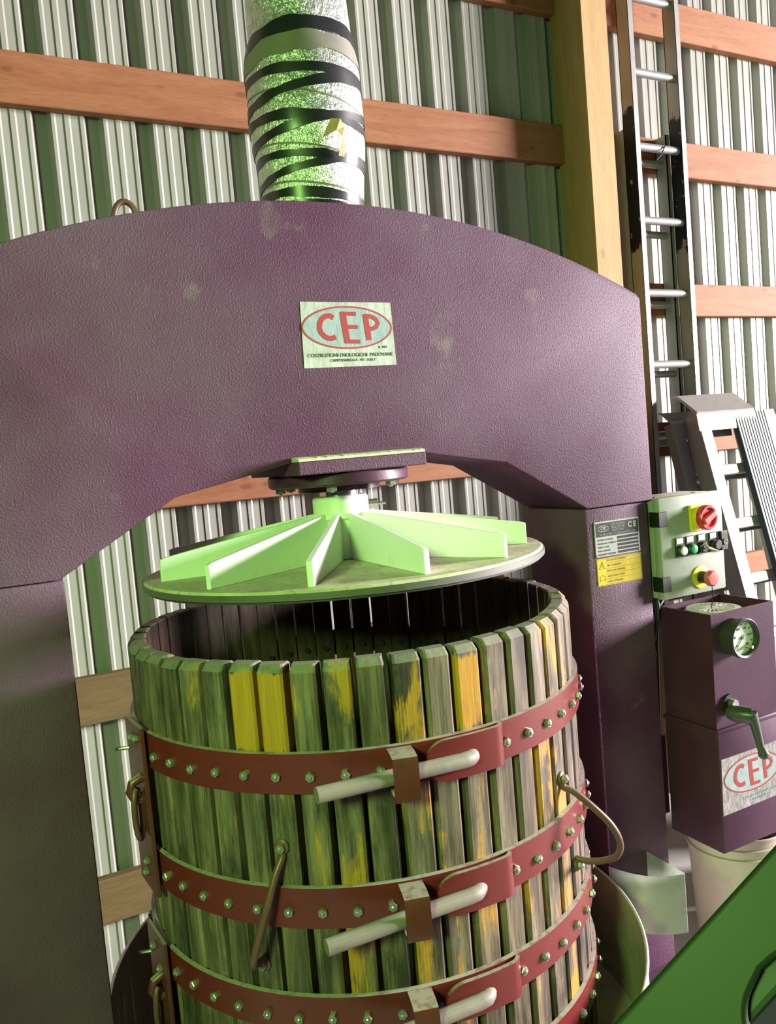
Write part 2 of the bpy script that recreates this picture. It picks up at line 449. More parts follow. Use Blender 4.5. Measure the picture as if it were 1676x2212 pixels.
# head block, flange, piston rod
put('head_block', box(.520, .790, 1.392, 1.69, 1.598, 1.6235, .002, 1), HAM, press)
bw = bmesh.new(); rows = []
for i in range(41):
    x = .521+.268*i/40; q = .0015*noise.noise(Vector((x*90, 0, 0)))
    rows.append([bw.verts.new((x, yy, zz)) for yy, zz in ((1.3925, 1.6235), (1.394, 1.6285+q), (1.405, 1.6310+q), (1.4295, 1.6325+q), (1.4295, 1.6235))])
for p, q in zip(rows, rows[1:]):
    for k in range(5): bw.faces.new((p[k], p[(k+1) % 5], q[(k+1) % 5], q[k]))
bw.faces.new(rows[0]); bw.faces.new(rows[-1][::-1])
put('weld_bead', bw, mat('dusty_weld', (.40, .40, .27), .8), press)
T = Matrix.Translation
put('flange', lathe([(0, 1.572), (.14, 1.572), (.145, 1.576), (.145, 1.594), (.141, 1.5979), (0, 1.5979)], 56, mtx=T((CX, CY, 0))), PUR, press, smooth=40)
put('gland_ring', lathe([(.042, 1.560), (.085, 1.560), (.085, 1.5719), (.042, 1.5719)], 40, closed=True, mtx=T((CX, CY, 0))), PUR, press, smooth=40)
def hexbolt(r, h, shank=0, sr=.004):
    b = bmesh.new()
    lathe([(0, 0), (r, 0), (r, h*.8), (r*.85, h), (0, h)], 6, b)
    lathe([(sr*1.1, h), (sr, h+.0015), (sr*.6, h+.0026), (0, h+.0026)], 8, b)
    if shank: lathe([(0, -shank), (sr*1.7, -shank), (sr*1.7, -shank+.006), (sr, -shank+.006), (sr, 0)], 8, b)
    return b
fb = bm_mesh(hexbolt(.011, .010), 'flange_bolt')
for a in (-55, -120, -10, 35, 80, 125, 170):
    put('flange_bolt', fb, ZINC, press, (CX+.122*math.cos(R(a)), CY+.122*math.sin(R(a)), 1.5719), (PI, 0, 0))
put('piston_rod', lathe([(0, 1.40), (.040, 1.40), (.040, 1.62), (0, 1.62)], 40, mtx=T((CX, CY, 0))), STEEL, press, smooth=40)
# lifting eye on the crown
eye = [(.262+.0235*(1-math.cos(t)), 1.54, 2.062+.062*math.sin(t)**.7) for t in [PI*i/14 for i in range(15)]]
put('lifting_eye', tube(smoothpath(eye, 2), .0055, 10), RUST, press, smooth=60)
# pressing disc with twelve ribs
disc = put('pressing_disc', lathe([(.06, 1.404), (.404, 1.404), (.408, 1.405), (.408, 1.415), (.404, 1.419), (.06, 1.419)], 96, closed=True, mtx=T((CX, CY, 0))), DISC, press, smooth=35, label='round stained pressing disc hanging under the piston')
put('added_disc_sole', lathe([(0, 1.3985), (.405, 1.3985), (.405, 1.4038), (0, 1.4038)], 96, mtx=T((CX, CY, 0))), mat('bounce_cutting_sole', (.035, .025, .02), .7), disc)  # dark underside added to cut light bounced into the basket
put('disc_rim', lathe([(.4075, 1.4035), (.4105, 1.4035), (.4105, 1.4145), (.4075, 1.4145)], 96, closed=True, mtx=T((CX, CY, 0))), m_dusty('dark_disc_edge', (.085, .085, .065), .55, (.3, .3, .25), .3, .5), disc, smooth=35)
hub = put('hub', lathe([(.0405, 1.4195), (.052, 1.4195), (.052, 1.498), (.058, 1.503), (.058, 1.543), (.054, 1.548), (.0405, 1.548)], 48, closed=True, mtx=T((CX, CY, 0))), FIN, disc, smooth=40)
ribm = bm_mesh(prism([(.0525, 1.4192), (.377, 1.4192), (.377, 1.461), (.368, 1.464), (.0525, 1.514)], -.0055, .0055, .0012), 'rib')
for k in range(12):
    put('rib', ribm, FIN, disc, (CX, CY, 0), (0, 0, R(-92.3+30*k)))
b = tube([(CX+.056, CY-.012, 1.524), (CX+.076, CY-.020, 1.524)], .0105, 8); tube([(CX+.076, CY-.020, 1.524), (CX+.092, CY-.026, 1.524)], .0035, 8, b)
put('clamp_bolt', b, ZINC, disc, smooth=40)

# foil wrapped cylinder
def cyl_r(z, a=0.):
    base = .098+.016*min(1, max(0, (z-2.10)/.16)) - .012*min(1, max(0, (z-2.40)/.06))
    return base + .0045*noise.noise(Vector((math.cos(a)*1.6, math.sin(a)*1.6, z*14)))
b = bmesh.new(); rings = []
nz, na = 90, 96
for i in range(nz+1):
    z = 2.095+.62*i/nz
    rings.append([b.verts.new((CX+cyl_r(z, 2*PI*k/na)*math.cos(2*PI*k/na), CY+cyl_r(z, 2*PI*k/na)*math.sin(2*PI*k/na), z)) for k in range(na)])
for p, q in zip(rings, rings[1:]):
    for k in range(na): b.faces.new((p[k], p[(k+1) % na], q[(k+1) % na], q[k]))
b.faces.new(rings[-1])
cylo = put('wrapped_cylinder', b, FOIL, press, smooth=60, label='cylinder wrapped in silver bubble foil')
def tapeband(zfun, w, off, name, m, n=96, wob=.0):
    b = bmesh.new(); rr = []
    for k in range(n):
        a = 2*PI*k/n; z0 = zfun(a); ww = w*(1+wob*noise.noise(Vector((3*math.cos(a), 3*math.sin(a), z0*20))))
        row = []
        for t in (-.5, 0, .5):
            z = z0+t*ww; r_ = cyl_r(z, a)+off
            row.append(b.verts.new((CX+r_*math.cos(a), CY+r_*math.sin(a), z)))
        for t in (.5, -.5):
            z = z0+t*ww; r_ = cyl_r(z, a)-.002
            row.append(b.verts.new((CX+r_*math.cos(a), CY+r_*math.sin(a), z)))
        rr.append(row)
    for p, q in zip(rr, rr[1:]+rr[:1]):
        for k in range(5): b.faces.new((p[k], p[(k+1) % 5], q[(k+1) % 5], q[k]))
    return put(name, b, m, cylo, smooth=50)
def zlin(zl, zr, al=-165, ar=-52):
    # height that runs from zl at the left side to zr at the right and back behind
    mid = R((al+ar)/2); amp = (zr-zl)/2/math.sin(R((ar-al)/2)); z0 = (zl+zr)/2
    return lambda a: z0+amp*math.sin(a-mid)
for zl, zr, w, of in ((2.366, 2.358, .017, .0016), (2.316, 2.352, .018, .0021), (2.283, 2.268, .017, .0016), (2.246, 2.285, .017, .0021), (2.212, 2.199, .015, .0016), (2.172, 2.203, .015, .0021), (2.143, 2.127, .018, .0016), (2.117, 2.110, .016, .0016)):
    tapeband(zlin(zl, zr), w, of, 'tape', TAPE, wob=.35)
tapeband(lambda a: zlin(2.431, 2.437)(a)+.012*max(0, math.cos(a-R(-103))), .028, .0026, 'tape', TAPE, wob=.4)
tapeband(lambda a: zlin(2.405, 2.408)(a)+.006*max(0, math.cos(a-R(-103))), .042, .0018, 'duct_tape', DUCT, wob=.5)
tapeband(zlin(2.235, 2.205), .0035, .0012, 'tape_string', DUCT)
tapeband(zlin(2.335, 2.300), .0030, .0012, 'tape_string', DUCT)
tapeband(zlin(2.163, 2.140), .0035, .0012, 'tape_string', DUCT)
b = bmesh.new()
pp = [[(-100, 2.228, .002), (-92, 2.262, .010)], [(-88, 2.240, .014), (-84, 2.262, .016)], [(-84, 2.228, .017), (-79, 2.250, .012)], [(-86, 2.196, .006), (-79, 2.197, .004)]]
vv = [[b.verts.new((CX+(.115+d)*math.cos(R(a)), CY+(.115+d)*math.sin(R(a)), z)) for a, z, d in row] for row in pp]
for p, q in zip(vv, vv[1:]): b.faces.new((p[0], p[1], q[1], q[0]))
bmesh.ops.solidify(b, geom=b.faces[:], thickness=.0008)
put('masking_tape', b, MASK, cylo)

# maker's badge: label board with oval and lettering
def badge(parent, x0, z0, w, h, y, face, oval, title=True, sub=True):
    lab = put('maker_label', prism([(x0, z0), (x0+w, z0+.002), (x0+w-.003, z0+h), (x0+.003, z0+h)], y-.0008, y+.002), face, parent, label='foil maker label with the red letters CEP in a pointed oval')
    px_, pz_ = w/845, h/590
    f = lambda x, yy: (x0+(x-378)*px_, z0+h-(yy-215)*pz_)
    c = f(795, 445) if oval is None else oval[0]
    hw, hh = (405*px_, 187*pz_) if oval is None else oval[1]
    put('oval', prism(lens(*c, hw, hh), y-.0011, y-.0006), PALEB, lab)
    put('oval_outline', ribbon(lens(*c, hw, hh), hh*.075, y-.0014, y-.0009, True), INKR, lab)
    g = lambda x, yy: (c[0]+(x-795)/405*hw, c[1]-(yy-445)/187*hh)
    s = 36/405*hw*1.15
    Cp = [g(672, 356), g(640, 338), g(605, 342), g(570, 365), g(547, 405), g(541, 450), g(552, 490), g(578, 522), g(610, 540), g(645, 542), g(678, 530)]
    put('letter_c', ribbon(Cp, s, y-.0016, y-.001), INKR, lab)
    b = ribbon([g(760, 305), g(768, 440), g(782, 585)], s*1.25, y-.0016, y-.001)
    for a in ((g(742, 318), g(878, 322)), (g(770, 440), g(886, 441)), (g(762, 572), g(897, 574))): ribbon(a, s*.78, y-.00162, y-.00102, bm=b)
    put('letter_e', b, INKR, lab)
    b = ribbon([g(965, 325), g(972, 450), g(982, 562)], s*1.15, y-.0016, y-.001)
    ribbon([g(955, 338), g(1020, 345), g(1062, 370), g(1078, 405), g(1060, 440), g(1020, 458), g(978, 462)], s*.85, y-.00162, y-.00102, bm=b)
    put('letter_p', b, INKR, lab)
    if title:
        q = f(805, 695); put('lettering', text_mesh('COSTRUZIONI ENOLOGICHE PADOVANE', w*.049), INKK, lab, (q[0], y-.0011, q[1]))
        q = f(820, 742); put('lettering', text_mesh('CAMPODARSEGO - PD - ITALY', w*.036), INKK, lab, (q[0], y-.0011, q[1]))
        q = f(1105, 628); put('lettering', text_mesh('R. 1972', w*.032), INKK, lab, (q[0], y-.0011, q[1]))
    return lab
badge(press, .5635, 1.7985, .197, .1245, YF, SILVER, None)

# rating plate and warning label on the right column
yc = YF+.004
rp = put('rating_plate', box(1.239, 1.375, yc-.0022, yc+.001, 1.346, 1.4285, .0006, 1), PLATES, press, label='small black and silver rating plate on the right column')
put('plate_header', box(1.243, 1.371, yc-.0027, yc-.002, 1.393, 1.425), PLATEK, rp)
def line(txt, x, z, s, y, m, par, al='LEFT', bold=0.): put('lettering', text_mesh(txt, s, al, bold=bold), m, par, (x, y, z))
put('oval_outline', ribbon(lens(1.264, 1.4115, .0155, .0065, 32), .0012, yc-.0031, yc-.0026, True), PLATES, rp)
line('CEP', 1.264, 1.4115, .0095, yc-.003, PLATES, rp, 'CENTER', .0002)
for i, s in enumerate(('COSTRUZIONI', 'ENOLOGICHE', 'PADOVANE')): line(s, 1.308, 1.4185-.0068*i, .0066, yc-.003, PLATES, rp, 'CENTER')
line('C E', 1.352, 1.4125, .0175, yc-.003, PLATES, rp, 'CENTER', .0006)
line('VIA INDUSTRIA 14 CAMPODARSEGO ITALY', 1.307, 1.3972, .0058, yc-.003, PLATES, rp, 'CENTER')
for i, s in enumerate(('MODELLO / MODEL', 'MATRICOLA / SERIAL N', 'ANNO / YEAR', 'PESO / WEIGHT', 'PRESSIONE / PRESSURE')):
    z = 1.3865-.0085*i
    line(s, 1.2455, z-.001, .0054, yc-.0024, INKK, rp)
    put('data_field', box(1.306, 1.3705, yc-.0027, yc-.0021, z-.0028, z+.0028), PLATEK, rp)
for x in (1.2425, 1.3715):
    for z in (1.350, 1.4245): put('rivet', lathe([(0, 0), (.0024, 0), (.0016, .0012), (0, .0016)], 10, mtx=Matrix.Rotation(PI/2, 4, 'X')), ZINC, rp, (x, yc-.0022, z))
wl_ = put('warning_label', prism([(1.240, 1.2785), (1.3775, 1.2785), (1.377, 1.3425), (1.2395, 1.3425)], yc-.0009, yc+.001), YLAB, press, label='yellow warning label with a triangle under the rating plate')
put('warning_triangle', ribbon([(1.2475, 1.318), (1.2625, 1.318), (1.2560, 1.3355)], .0014, yc-.0013, yc-.0008, True), INKY, wl_)
line('!', 1.2556, 1.3245, .012, yc-.001, INKY, wl_, 'CENTER', .0002)
put('book_symbol', ribbon([(1.248, 1.290), (1.248, 1.301), (1.2555, 1.303), (1.263, 1.301), (1.263, 1.290), (1.2555, 1.292)], .001, yc-.0013, yc-.0008, True), INKY, wl_)
for i in range(4): put('rule', box(1.267, 1.3755, yc-.0013, yc-.0008, 1.3305-.0125*i-.0004, 1.3305-.0125*i+.0004), INKY, wl_)
for i in range(5):
    put('lettering', text_mesh(('LEGGERE IL MANUALE', 'LIRE LE MANUEL', 'READ THE MANUAL', 'ANLEITUNG LESEN', 'LEER EL MANUAL')[i], .0062, 'LEFT'), INKY, wl_, (1.270, yc-.001, 1.3365-.0125*i))
put('label_border', ribbon([(1.2415, 1.2805), (1.3757, 1.2805), (1.3752, 1.3405), (1.2411, 1.3405)], .0009, yc-.0013, yc-.0008, True), INKY, wl_)

# folded sheet pocket on the front of the right column
def sheet(path, z0, z1, th=.002):
    b = bmesh.new(); pr = None
    for p in path:
        a, c = b.verts.new((p[0], p[1], z0)), b.verts.new((p[0], p[1], z1))
        if pr: b.faces.new((pr[0], a, c, pr[1]))
        pr = (a, c)
    bmesh.ops.solidify(b, geom=b.faces[:], thickness=th); return b
gp = [(1.214, 1.4335), (1.222, 1.405), (1.234, 1.378), (1.252, 1.352), (1.275, 1.333), (1.300, 1.319), (1.326, 1.308), (1.330, 1.311), (1.334, 1.4335)]
put('splash_pocket', sheet(gp, .478, .617), GUARD, press, smooth=38, label='folded grey sheet metal pocket low on the right column')

# ------------------------------------------------------------------ basin
basin = empty('press_basin', (CX, CY, .30), 'round steel basin that the slatted basket stands in', 'basin')
put('bowl', lathe([(0, .335), (.545, .335), (.555, .345), (.5555, .596), (.5535, .596), (.553, .35), (.543, .3405), (0, .3405)], 96, mtx=T((CX, CY, 0))), TUBM, basin, smooth=40)
put('rolled_rim', lathe([(.555+.0035*math.cos(2*PI*i/8), .5975+.0035*math.sin(2*PI*i/8)) for i in range(8)], 96, closed=True, mtx=T((CX, CY, 0))), TUBR, basin, smooth=60)
for a in range(4):
    t = R(45+90*a); put('basin_leg', box(CX+.42*math.cos(t)-.02, CX+.42*math.cos(t)+.02, CY+.42*math.sin(t)-.02, CY+.42*math.sin(t)+.02, .3, .335), TUBM, basin)

# ------------------------------------------------------------------ basket
basket = empty('press_basket', (CX, CY, .345), 'slatted wooden press basket with red riveted steel hoops', 'basket')
NS = 52; PITCH_A = 360/NS; Z0 = .345
RO, RI = .449, .414
def slat_mesh(v):
    b = bmesh.new()
    hw_o, hw_i = .0218+v*.0008, .0228+v*.0004; h = 1.31-Z0
    # outline across (tangent, radius) with softened outer corners
    sec = [(-hw_i, RI), (hw_i, RI), (hw_o, RO-.004), (hw_o-.004, RO), (-hw_o+.004, RO), (-hw_o, RO-.004)]
    lo = [b.verts.new((r_, t_, 0)) for t_, r_ in sec]
    mi = [b.verts.new((r_, t_, h-(.0115 if r_ > .44 else .003))) for t_, r_ in sec]
    ins = [(-hw_i+.002, RI+.003), (hw_i-.002, RI+.003), (hw_o-.002, RO-.014), (hw_o-.005, RO-.011), (-hw_o+.005, RO-.011), (-hw_o+.002, RO-.014)]
    hi = [b.verts.new((r_, t_, h)) for t_, r_ in ins]
    for p, q in ((lo, mi), (mi, hi)):
        for k in range(6): b.faces.new((p[k], p[(k+1) % 6], q[(k+1) % 6], q[k]))
    b.faces.new(lo[::-1]); b.faces.new(hi)
    for f in b.faces:
        if all(v.co.x < RI+.001 for v in f.verts): f.material_index = 1
    me = bm_mesh(b, 'slat'); me.materials.append(SLAT); me.materials.append(WINE); return me
sm = [slat_mesh(v) for v in (-1, 0, 1)]
for k in range(NS):
    a = -116.9+PITCH_A*k
    an = (a+180) % 360-180
    o = put('slat', sm[k % 3 if k % 5 else 1], SLAT, basket, (CX, CY, Z0+random.uniform(-.003, .002)), (0, 0, R(a+random.uniform(-.25, .25))))
    vb = random.choice((-.09, -.05, -.03, -.01, .02, .05))
    fresh = 0.
    if abs(an+137.6) < 2 or abs(an+130.7) < 2: fresh = .42; vb = -.05
    if abs(an+116.9) < 2 or abs(an+103.1) < 2 or abs(an+89.2) < 2: vb = .06
    if abs(an+89.2) < 2: fresh = .16
    if -84 < an < -15: vb = max(vb, -.02)+.03
    o.color = (vb, fresh, 0, 1)
HZ = [(1.1055, 1.172), (.886, .954), (.712, .774), (.545, .606)]
hr0, hr1 = .4495, .4575
nut = bm_mesh(hexbolt(.0080, .0072, shank=.052, sr=.0040), 'bolt')
nut.transform(Matrix.Rotation(PI/2, 4, 'Y'))
nut2 = bm_mesh(hexbolt(.0080, .0065, sr=.0038), 'bolt'); nut2.transform(Matrix.Rotation(PI/2, 4, 'Y'))
nut.materials.append(ZINC); nut.materials.append(mat('dark_bolt_head', (.05, .045, .04), .45, .6))
for p in nut.polygons: p.material_index = 1 if p.center.x < -.02 else 0
for hi_, (za, zb) in enumerate(HZ):
    angs = [2*PI*i/144 for i in range(144)]
    hoop = put('hoop', sweep([(0, za), (hr1-hr0, za+.001), (hr1-hr0, zb-.001), (0, zb)], angs, hr0, (CX, CY), close=True), RED, basket, smooth=40)
    zc = (za+zb)/2-.004
    for k in range(NS):
        a = -116.9+PITCH_A*k; an = (a+180) % 360-180
        if -101 < an < -84: continue
        put('bolt', nut, ZINC, hoop, (CX+hr1*math.cos(R(a)), CY+hr1*math.sin(R(a)), zc+random.uniform(-.002, .002)), (random.uniform(0, 1), 0, R(a)))
    # latch: tongue lapping over the hoop, staple, drop bar
    b = bmesh.new(); rows = []
    n = 26
    for i in range(n+1):
        a = -83.6-i/n*17.9
        off = .0085*min(1, max(0, (-83.6-a)/1.6))
        f = max(0, (-a-97.0)/4.5); hh = (zb-za)/2*math.sqrt(max(.0, 1-f*f*.97)) if f > 0 else (zb-za)/2
        zm = (za+zb)/2
        rows.append([b.verts.new((CX+(hr1+.0003+off+d)*math.cos(R(a)), CY+(hr1+.0003+off+d)*math.sin(R(a)), zm+s*hh)) for d, s in ((0, -1), (.0075, -1), (.0075, 1), (0, 1))])
    for p, q in zip(rows, rows[1:]):
        for k in range(4): b.faces.new((p[k], p[(k+1) % 4], q[(k+1) % 4], q[k]))
    b.faces.new(rows[0]); b.faces.new(rows[-1][::-1])
    put('latch_tongue', b, RED, hoop, smooth=25)
    zr = (za+zb)/2-.006
    dx = random.uniform(-.004, .004)
    pa = (.639+dx, 1.062, zr+.003); pb = (.380+dx, 1.078, zr-.004 if hi_ else zr+.006)
    inn = (CX+.452*math.cos(R(-91.5)), CY+.452*math.sin(R(-91.5)), zr+.003)
    path = [inn, (inn[0]+.001, inn[1]-.010, inn[2]), (pa[0]+.003, pa[1]+.007, pa[2]), (pa[0]-.004, pa[1]+.001, pa[2]), (pa[0]-.018, pa[1]-.001, pa[2]), ((pa[0]+pb[0])/2, (pa[1]+pb[1])/2, (pa[2]+pb[2])/2), pb]
    put('latch_bar', tube(path, .0125, 16), ROD, hoop, smooth=40)
    # staple: a strap standing off the hoop that the bar runs through
    sa = -106.2; ur = Vector((math.cos(R(sa)), math.sin(R(sa)), 0)); ut = Vector((-ur.y, ur.x, 0)); base = Vector((CX, CY, 0))
    pts = [(.458, -.034), (.490, -.036), (.5075, -.034), (.5115, -.024), (.5115, .024), (.5075, .034), (.490, .036), (.458, .034)]
    b = bmesh.new(); rr = []
    for i, (r_, z_) in enumerate(pts):
        inr = max(.458, r_-.007) if 1 < i < 6 else r_; iz = z_*(.80 if abs(z_) > .03 else .85)
        rr.append([b.verts.new(base+ur*q+ut*s*.0195+Vector((0, 0, zr+.002+zz))) for q, zz, s in ((r_, z_, -1), (r_, z_, 1), (inr, iz, 1), (inr, iz, -1))])
    for p, q in zip(rr, rr[1:]):
        for k in range(4): b.faces.new((p[k], p[(k+1) % 4], q[(k+1) % 4], q[k]))
    b.faces.new(rr[0]); b.faces.new(rr[-1][::-1])
    put('latch_staple', b, REDB, hoop, smooth=30)
def pol(a, r_, z): return Vector((CX+r_*math.cos(R(a)), CY+r_*math.sin(R(a)), z))
# carrying handles, a bent rod each
def handle(a0, z0, a1, z1, prof):
    # prof: (share of the way down, how far out) for the bent rod
    pts = [pol(a0, .4525, z0), pol(a0, .4545, z0-.012)] + [pol(a0+(a1-a0)*t+sw, .452+o_, z0+(z1-z0)*t) for t, o_, sw in prof] + [pol(a1, .4535, z1+.004), pol(a1, .4525, z1)]
    h = put('handle', tube(smoothpath(pts, 6), .0062, 10), RUST, basket, smooth=60)
    for a, z in ((a0, z0+.004), (a1, z1-.008)):
        e = put('handle_eye', lathe([(0, 0), (.012, 0), (.012, .004), (.009, .0055), (0, .0055)], 16, mtx=Matrix.Rotation(PI/2, 4, 'Y')), RUST, h, pol(a, .4495, z), (0, 0, R(a)), smooth=40)
        put('bolt', nut, ZINC, h, pol(a, .455, z), (.4, 0, R(a)))
handle(-131.4, 1.014, -138.0, .826, ((.18, .014, .2), (.34, .026, .3), (.55, .036, .3), (.78, .042, .2), (.90, .040, .1), (.965, .028, 0)))
handle(-61.9, 1.012, -55.8, .838, ((.12, .020, 0), (.28, .052, 0), (.46, .078, 0), (.66, .088, 0), (.84, .078, 0), (.94, .05, 0), (.98, .022, 0)))
handle(60, 1.012, 65, .838, ((.12, .020, 0), (.28, .052, 0), (.46, .078, 0), (.66, .088, 0), (.84, .078, 0), (.94, .05, 0), (.98, .022, 0)))
# hinge straps at the left seam
for za, zb in ((.872, 1.182), (.528, .786)):
    hp = put('hinge_plate', box(-.004, .004, -.052, .052, za, zb, .0015, 1), REDB, basket, pol(-174.5, .4645, 0), (0, 0, R(-174.5)))
    for t, z in ((.0, .03), (.012, .055), (-.01, zb-za-.03), (.022, .285 if zb > 1 else .20)):
        p = pol(-174.5, .4685, za+z); p += Vector((-math.sin(R(-174.5)), math.cos(R(-174.5)), 0))*t
        put('bolt', nut2, ZINC, hp, p, (.3, 0, R(-174.5)))
    c = (za+zb)/2+.03
    q = pol(-172, .488, c+.02)
    put('hinge_knuckle', tube([pol(-172, .467, c+.028), pol(-172, .484, c+.022), pol(-172, .489, c+.006), pol(-172, .482, c-.010), pol(-172, .467, c-.014)], .0085, 10), REDB, hp, smooth=50)
    lk = []
    for i in range(17):
        t = 2*PI*i/16; lk.append(pol(-171.5+.9*math.sin(t), .480+.009*math.sin(t), c-.035+.045*math.cos(t)))
    put('shackle', tube(lk, .0055, 8, cap=False), RUST, hp, smooth=60)
    put('pin', tube([pol(-180, .466, zb-.06), pol(-181, .492, zb-.06)], .0035, 8), ZINC, hp)

# ------------------------------------------------------------------ control box
cb = empty('control_box', (1.525, 1.48, 1.22), 'grey green electrical control box beside the right column', 'control box')
bx0, bx1, by0, by1, bz0, bz1 = 1.4215, 1.632, 1.412, 1.546, 1.220, 1.466
put('box_body', box(bx0, bx1, by0+.022, by1, bz0+.002, bz1-.002, .003), BOXG, cb, smooth=40)
door = put('box_door', box(bx0-.001, bx1+.001, by0, by0+.0205, bz0, bz1, .004), BOXG, cb, smooth=40)
for z in (1.415, 1.258):
    b = box(bx0-.0045, bx0-.0012, by0-.002, by0+.03, z-.018, z+.018, .001, 1); box(bx0-.0045, bx0+.022, by0-.0032, by0-.0002, z-.018, z+.018, .001, 1, b)
    put('hinge', b, BLACK, door)
RX = Matrix.Rotation(PI/2, 4, 'X')     # lathe axis to -Y
def knob(name, prof, m, parent, x, z, y=by0, n=32): return put(name, lathe(prof, n, mtx=RX), m, parent, (x, y, z), smooth=35)
sw = put('switch_plate', box(1.516, 1.578, by0-.008, by0-.0002, 1.376, 1.440, .002), YEL, door)
put('switch_collar', lathe([(0, .008), (.0275, .008), (.0275, .016), (.024, .020), (0, .020)], 32, mtx=RX), YEL, sw, (1.547, by0, 1.408), smooth=35)
rk = put('rotary_knob', lathe([(0, .020), (.0305, .020), (.0305, .032), (.028, .035), (.024, .035), (.022, .030), (0, .030)], 40, mtx=RX), REDP, sw, (1.549, by0, 1.408), smooth=35)
put('knob_grip', box(-.0075, .0075, -.040, -.030, -.0215, .0215, .002), REDL, sw, (1.549, by0, 1.408), (0, R(62), 0))
for x, kind in ((1.4785, 'w'), (1.5130, 'g'), (1.5520, 'k'), (1.5915, 'b')):
    p = put('button_plate', box(x-.0135, x+.0135, by0-.004, by0-.0002, 1.318, 1.366, .001, 1), BLACK, door)
    put('legend', box(x-.0105, x+.0105, by0-.005, by0-.0035, 1.3515, 1.3645), WPLATE, p)
    put('bezel', lathe([(0, .004), (.0135, .004), (.0135, .011), (.011, .014), (0, .014)], 28, mtx=RX), BLACK if kind in 'bk' else DKG, p, (x, by0, 1.3345), smooth=35)
    if kind in 'wg': put('push_button', lathe([(0, .012), (.0098, .012), (.0098, .0175), (.008, .0185), (0, .0185)], 28, mtx=RX), WHITEB if kind == 'w' else GREENB, p, (x+.001, by0, 1.334), smooth=35)
    if kind == 'k':
        b = tube([(0, -.014, 0), (0, -.020, 0), (.010, -.034, -.006), (.014, -.040, -.009)], .0026, 8, radii=[.006, .005, .003, .0026])
        put('key_lever', b, STEEL, p, (x, by0, 1.3345), smooth=40)
    if kind == 'b': put('push_button', lathe([(0, .012), (.0125, .012), (.0125, .019), (.010, .021), (0, .021)], 28, mtx=RX), BLACK, p, (x, by0, 1.3355), smooth=35)
lk = put('door_lock', box(1.613, 1.6365, by0-.010, by0-.0002, 1.318, 1.366, .002), BLACK, door)
put('lock_screw', lathe([(0, .010), (.008, .010), (.008, .0125), (.004, .0125), (.003, .0105), (0, .0105)], 20, mtx=RX), STEEL, lk, (1.627, by0, 1.339), smooth=35)
es = knob('stop_collar', [(0, .0003), (.0275, .0003), (.0275, .003), (.019, .0045), (0, .0045)], YEL, door, 1.5445, 1.2605)
put('stop_stem', lathe([(0, .0045), (.0155, .0045), (.0145, .026), (0, .026)], 28, mtx=RX), BLACK, es, (1.5445, by0, 1.2605), smooth=35)
put('stop_button', lathe([(0, .026), (.0175, .026), (.0195, .029), (.0195, .038), (.016, .042), (0, .044)], 36, mtx=RX), REDL, es, (1.5445, by0, 1.2605), smooth=40)
put('hanging_wire', tube(smoothpath([(1.549, by0-.030, 1.242), (1.552, by0-.028, 1.215), (1.556, by0-.020, 1.19), (1.555, by0-.014, 1.165)], 5), .0011, 6), BLACK, es)
for x in (1.455, 1.59): put('top_plug', lathe([(0, 0), (.006, 0), (.005, .0015), (0, .0015)], 12), BLACK, cb, (x, by0+.05, bz1-.002))

# ------------------------------------------------------------------ pump unit
pu = empty('pump_unit', (1.577, 1.41, .60), 'purple hydraulic pump housing with pressure gauge and lever', 'pump')
ux0, ux1, uy0, uy1 = 1.470, 1.684, 1.321, 1.478
b = bmesh.new()   # open topped cover, sheet metal
for f in ((ux0, ux1, uy0, uy0+.003, .917, 1.190), (ux0, ux0+.003, uy0+.003, uy1, .917, 1.190), (ux1-.003, ux1, uy0+.003, uy1, .917, 1.190), (ux0+.003, ux1-.003, uy1-.003, uy1, .917, 1.190)): box(*f, bm=b)
cov = put('cover', b, PUR, pu)
put('tank', box(ux0-.003, ux1+.003, uy0-.003, uy1+.003, .615, .912, .004), PUR, pu, smooth=40)
put('tank_lip', box(ux0-.006, ux1+.006, uy0-.006, uy1+.006, .9045, .9165, .003), PUR, pu, smooth=40)
# motor standing in the cover, slotted cowl at the top
mc = put('motor', lathe([(0, .92), (.066, .92), (.066, 1.155), (.069, 1.158), (.069, 1.180), (.064, 1.186), (.050, 1.187), (.050, 1.183), (.018, 1.183), (.018, 1.187), (0, 1.187)], 48, mtx=T((1.575, 1.405, -.006))), MOTOR, pu, smooth=35)
for k in range(24):
    put('cowl_slat', box(.017, .0505, -.0017, .0017, 1.1825, 1.1875), MOTOR, mc, (1.575, 1.405, -.006), (0, 0, 2*PI*k/24))
# gauge
gx, gz = 1.540, 1.128
ga = put('pressure_gauge', lathe([(0, 0), (.045, 0), (.045, .024), (.0475, .025), (.0475, .036), (.045, .038), (.0405, .036), (.0395, .024), (0, .024)], 48, mtx=RX), mat('gauge_case', (.035, .042, .036), .35), pu, (gx, uy0, gz), smooth=35, label='round pressure gauge in a dark case')
put('dial', lathe([(0, .0241), (.0394, .0241), (.0394, .0246), (0, .0246)], 40, mtx=RX), GAUGEF, ga, (gx, uy0, gz))
for k in range(11):
    a = R(225-27*k)
    put('tick', box(-.0008, .0008, -.0252, -.0247, .030, .0365), INKK, ga, (gx, uy0, gz), (0, PI/2-a, 0))
    if k % 2 == 0: put('numeral', text_mesh(str(k*40), .0078), INKK, ga, (gx+.0240*math.cos(a), uy0-.025, gz+.0240*math.sin(a)))
put('needle', box(-.001, .001, -.0268, -.0260, -.009, .030), INKK, ga, (gx, uy0, gz), (0, R(-138), 0))
put('needle_hub', lathe([(0, .0247), (.0035, .0247), (.0035, .028), (0, .028)], 14, mtx=RX), INKK, ga, (gx, uy0, gz))
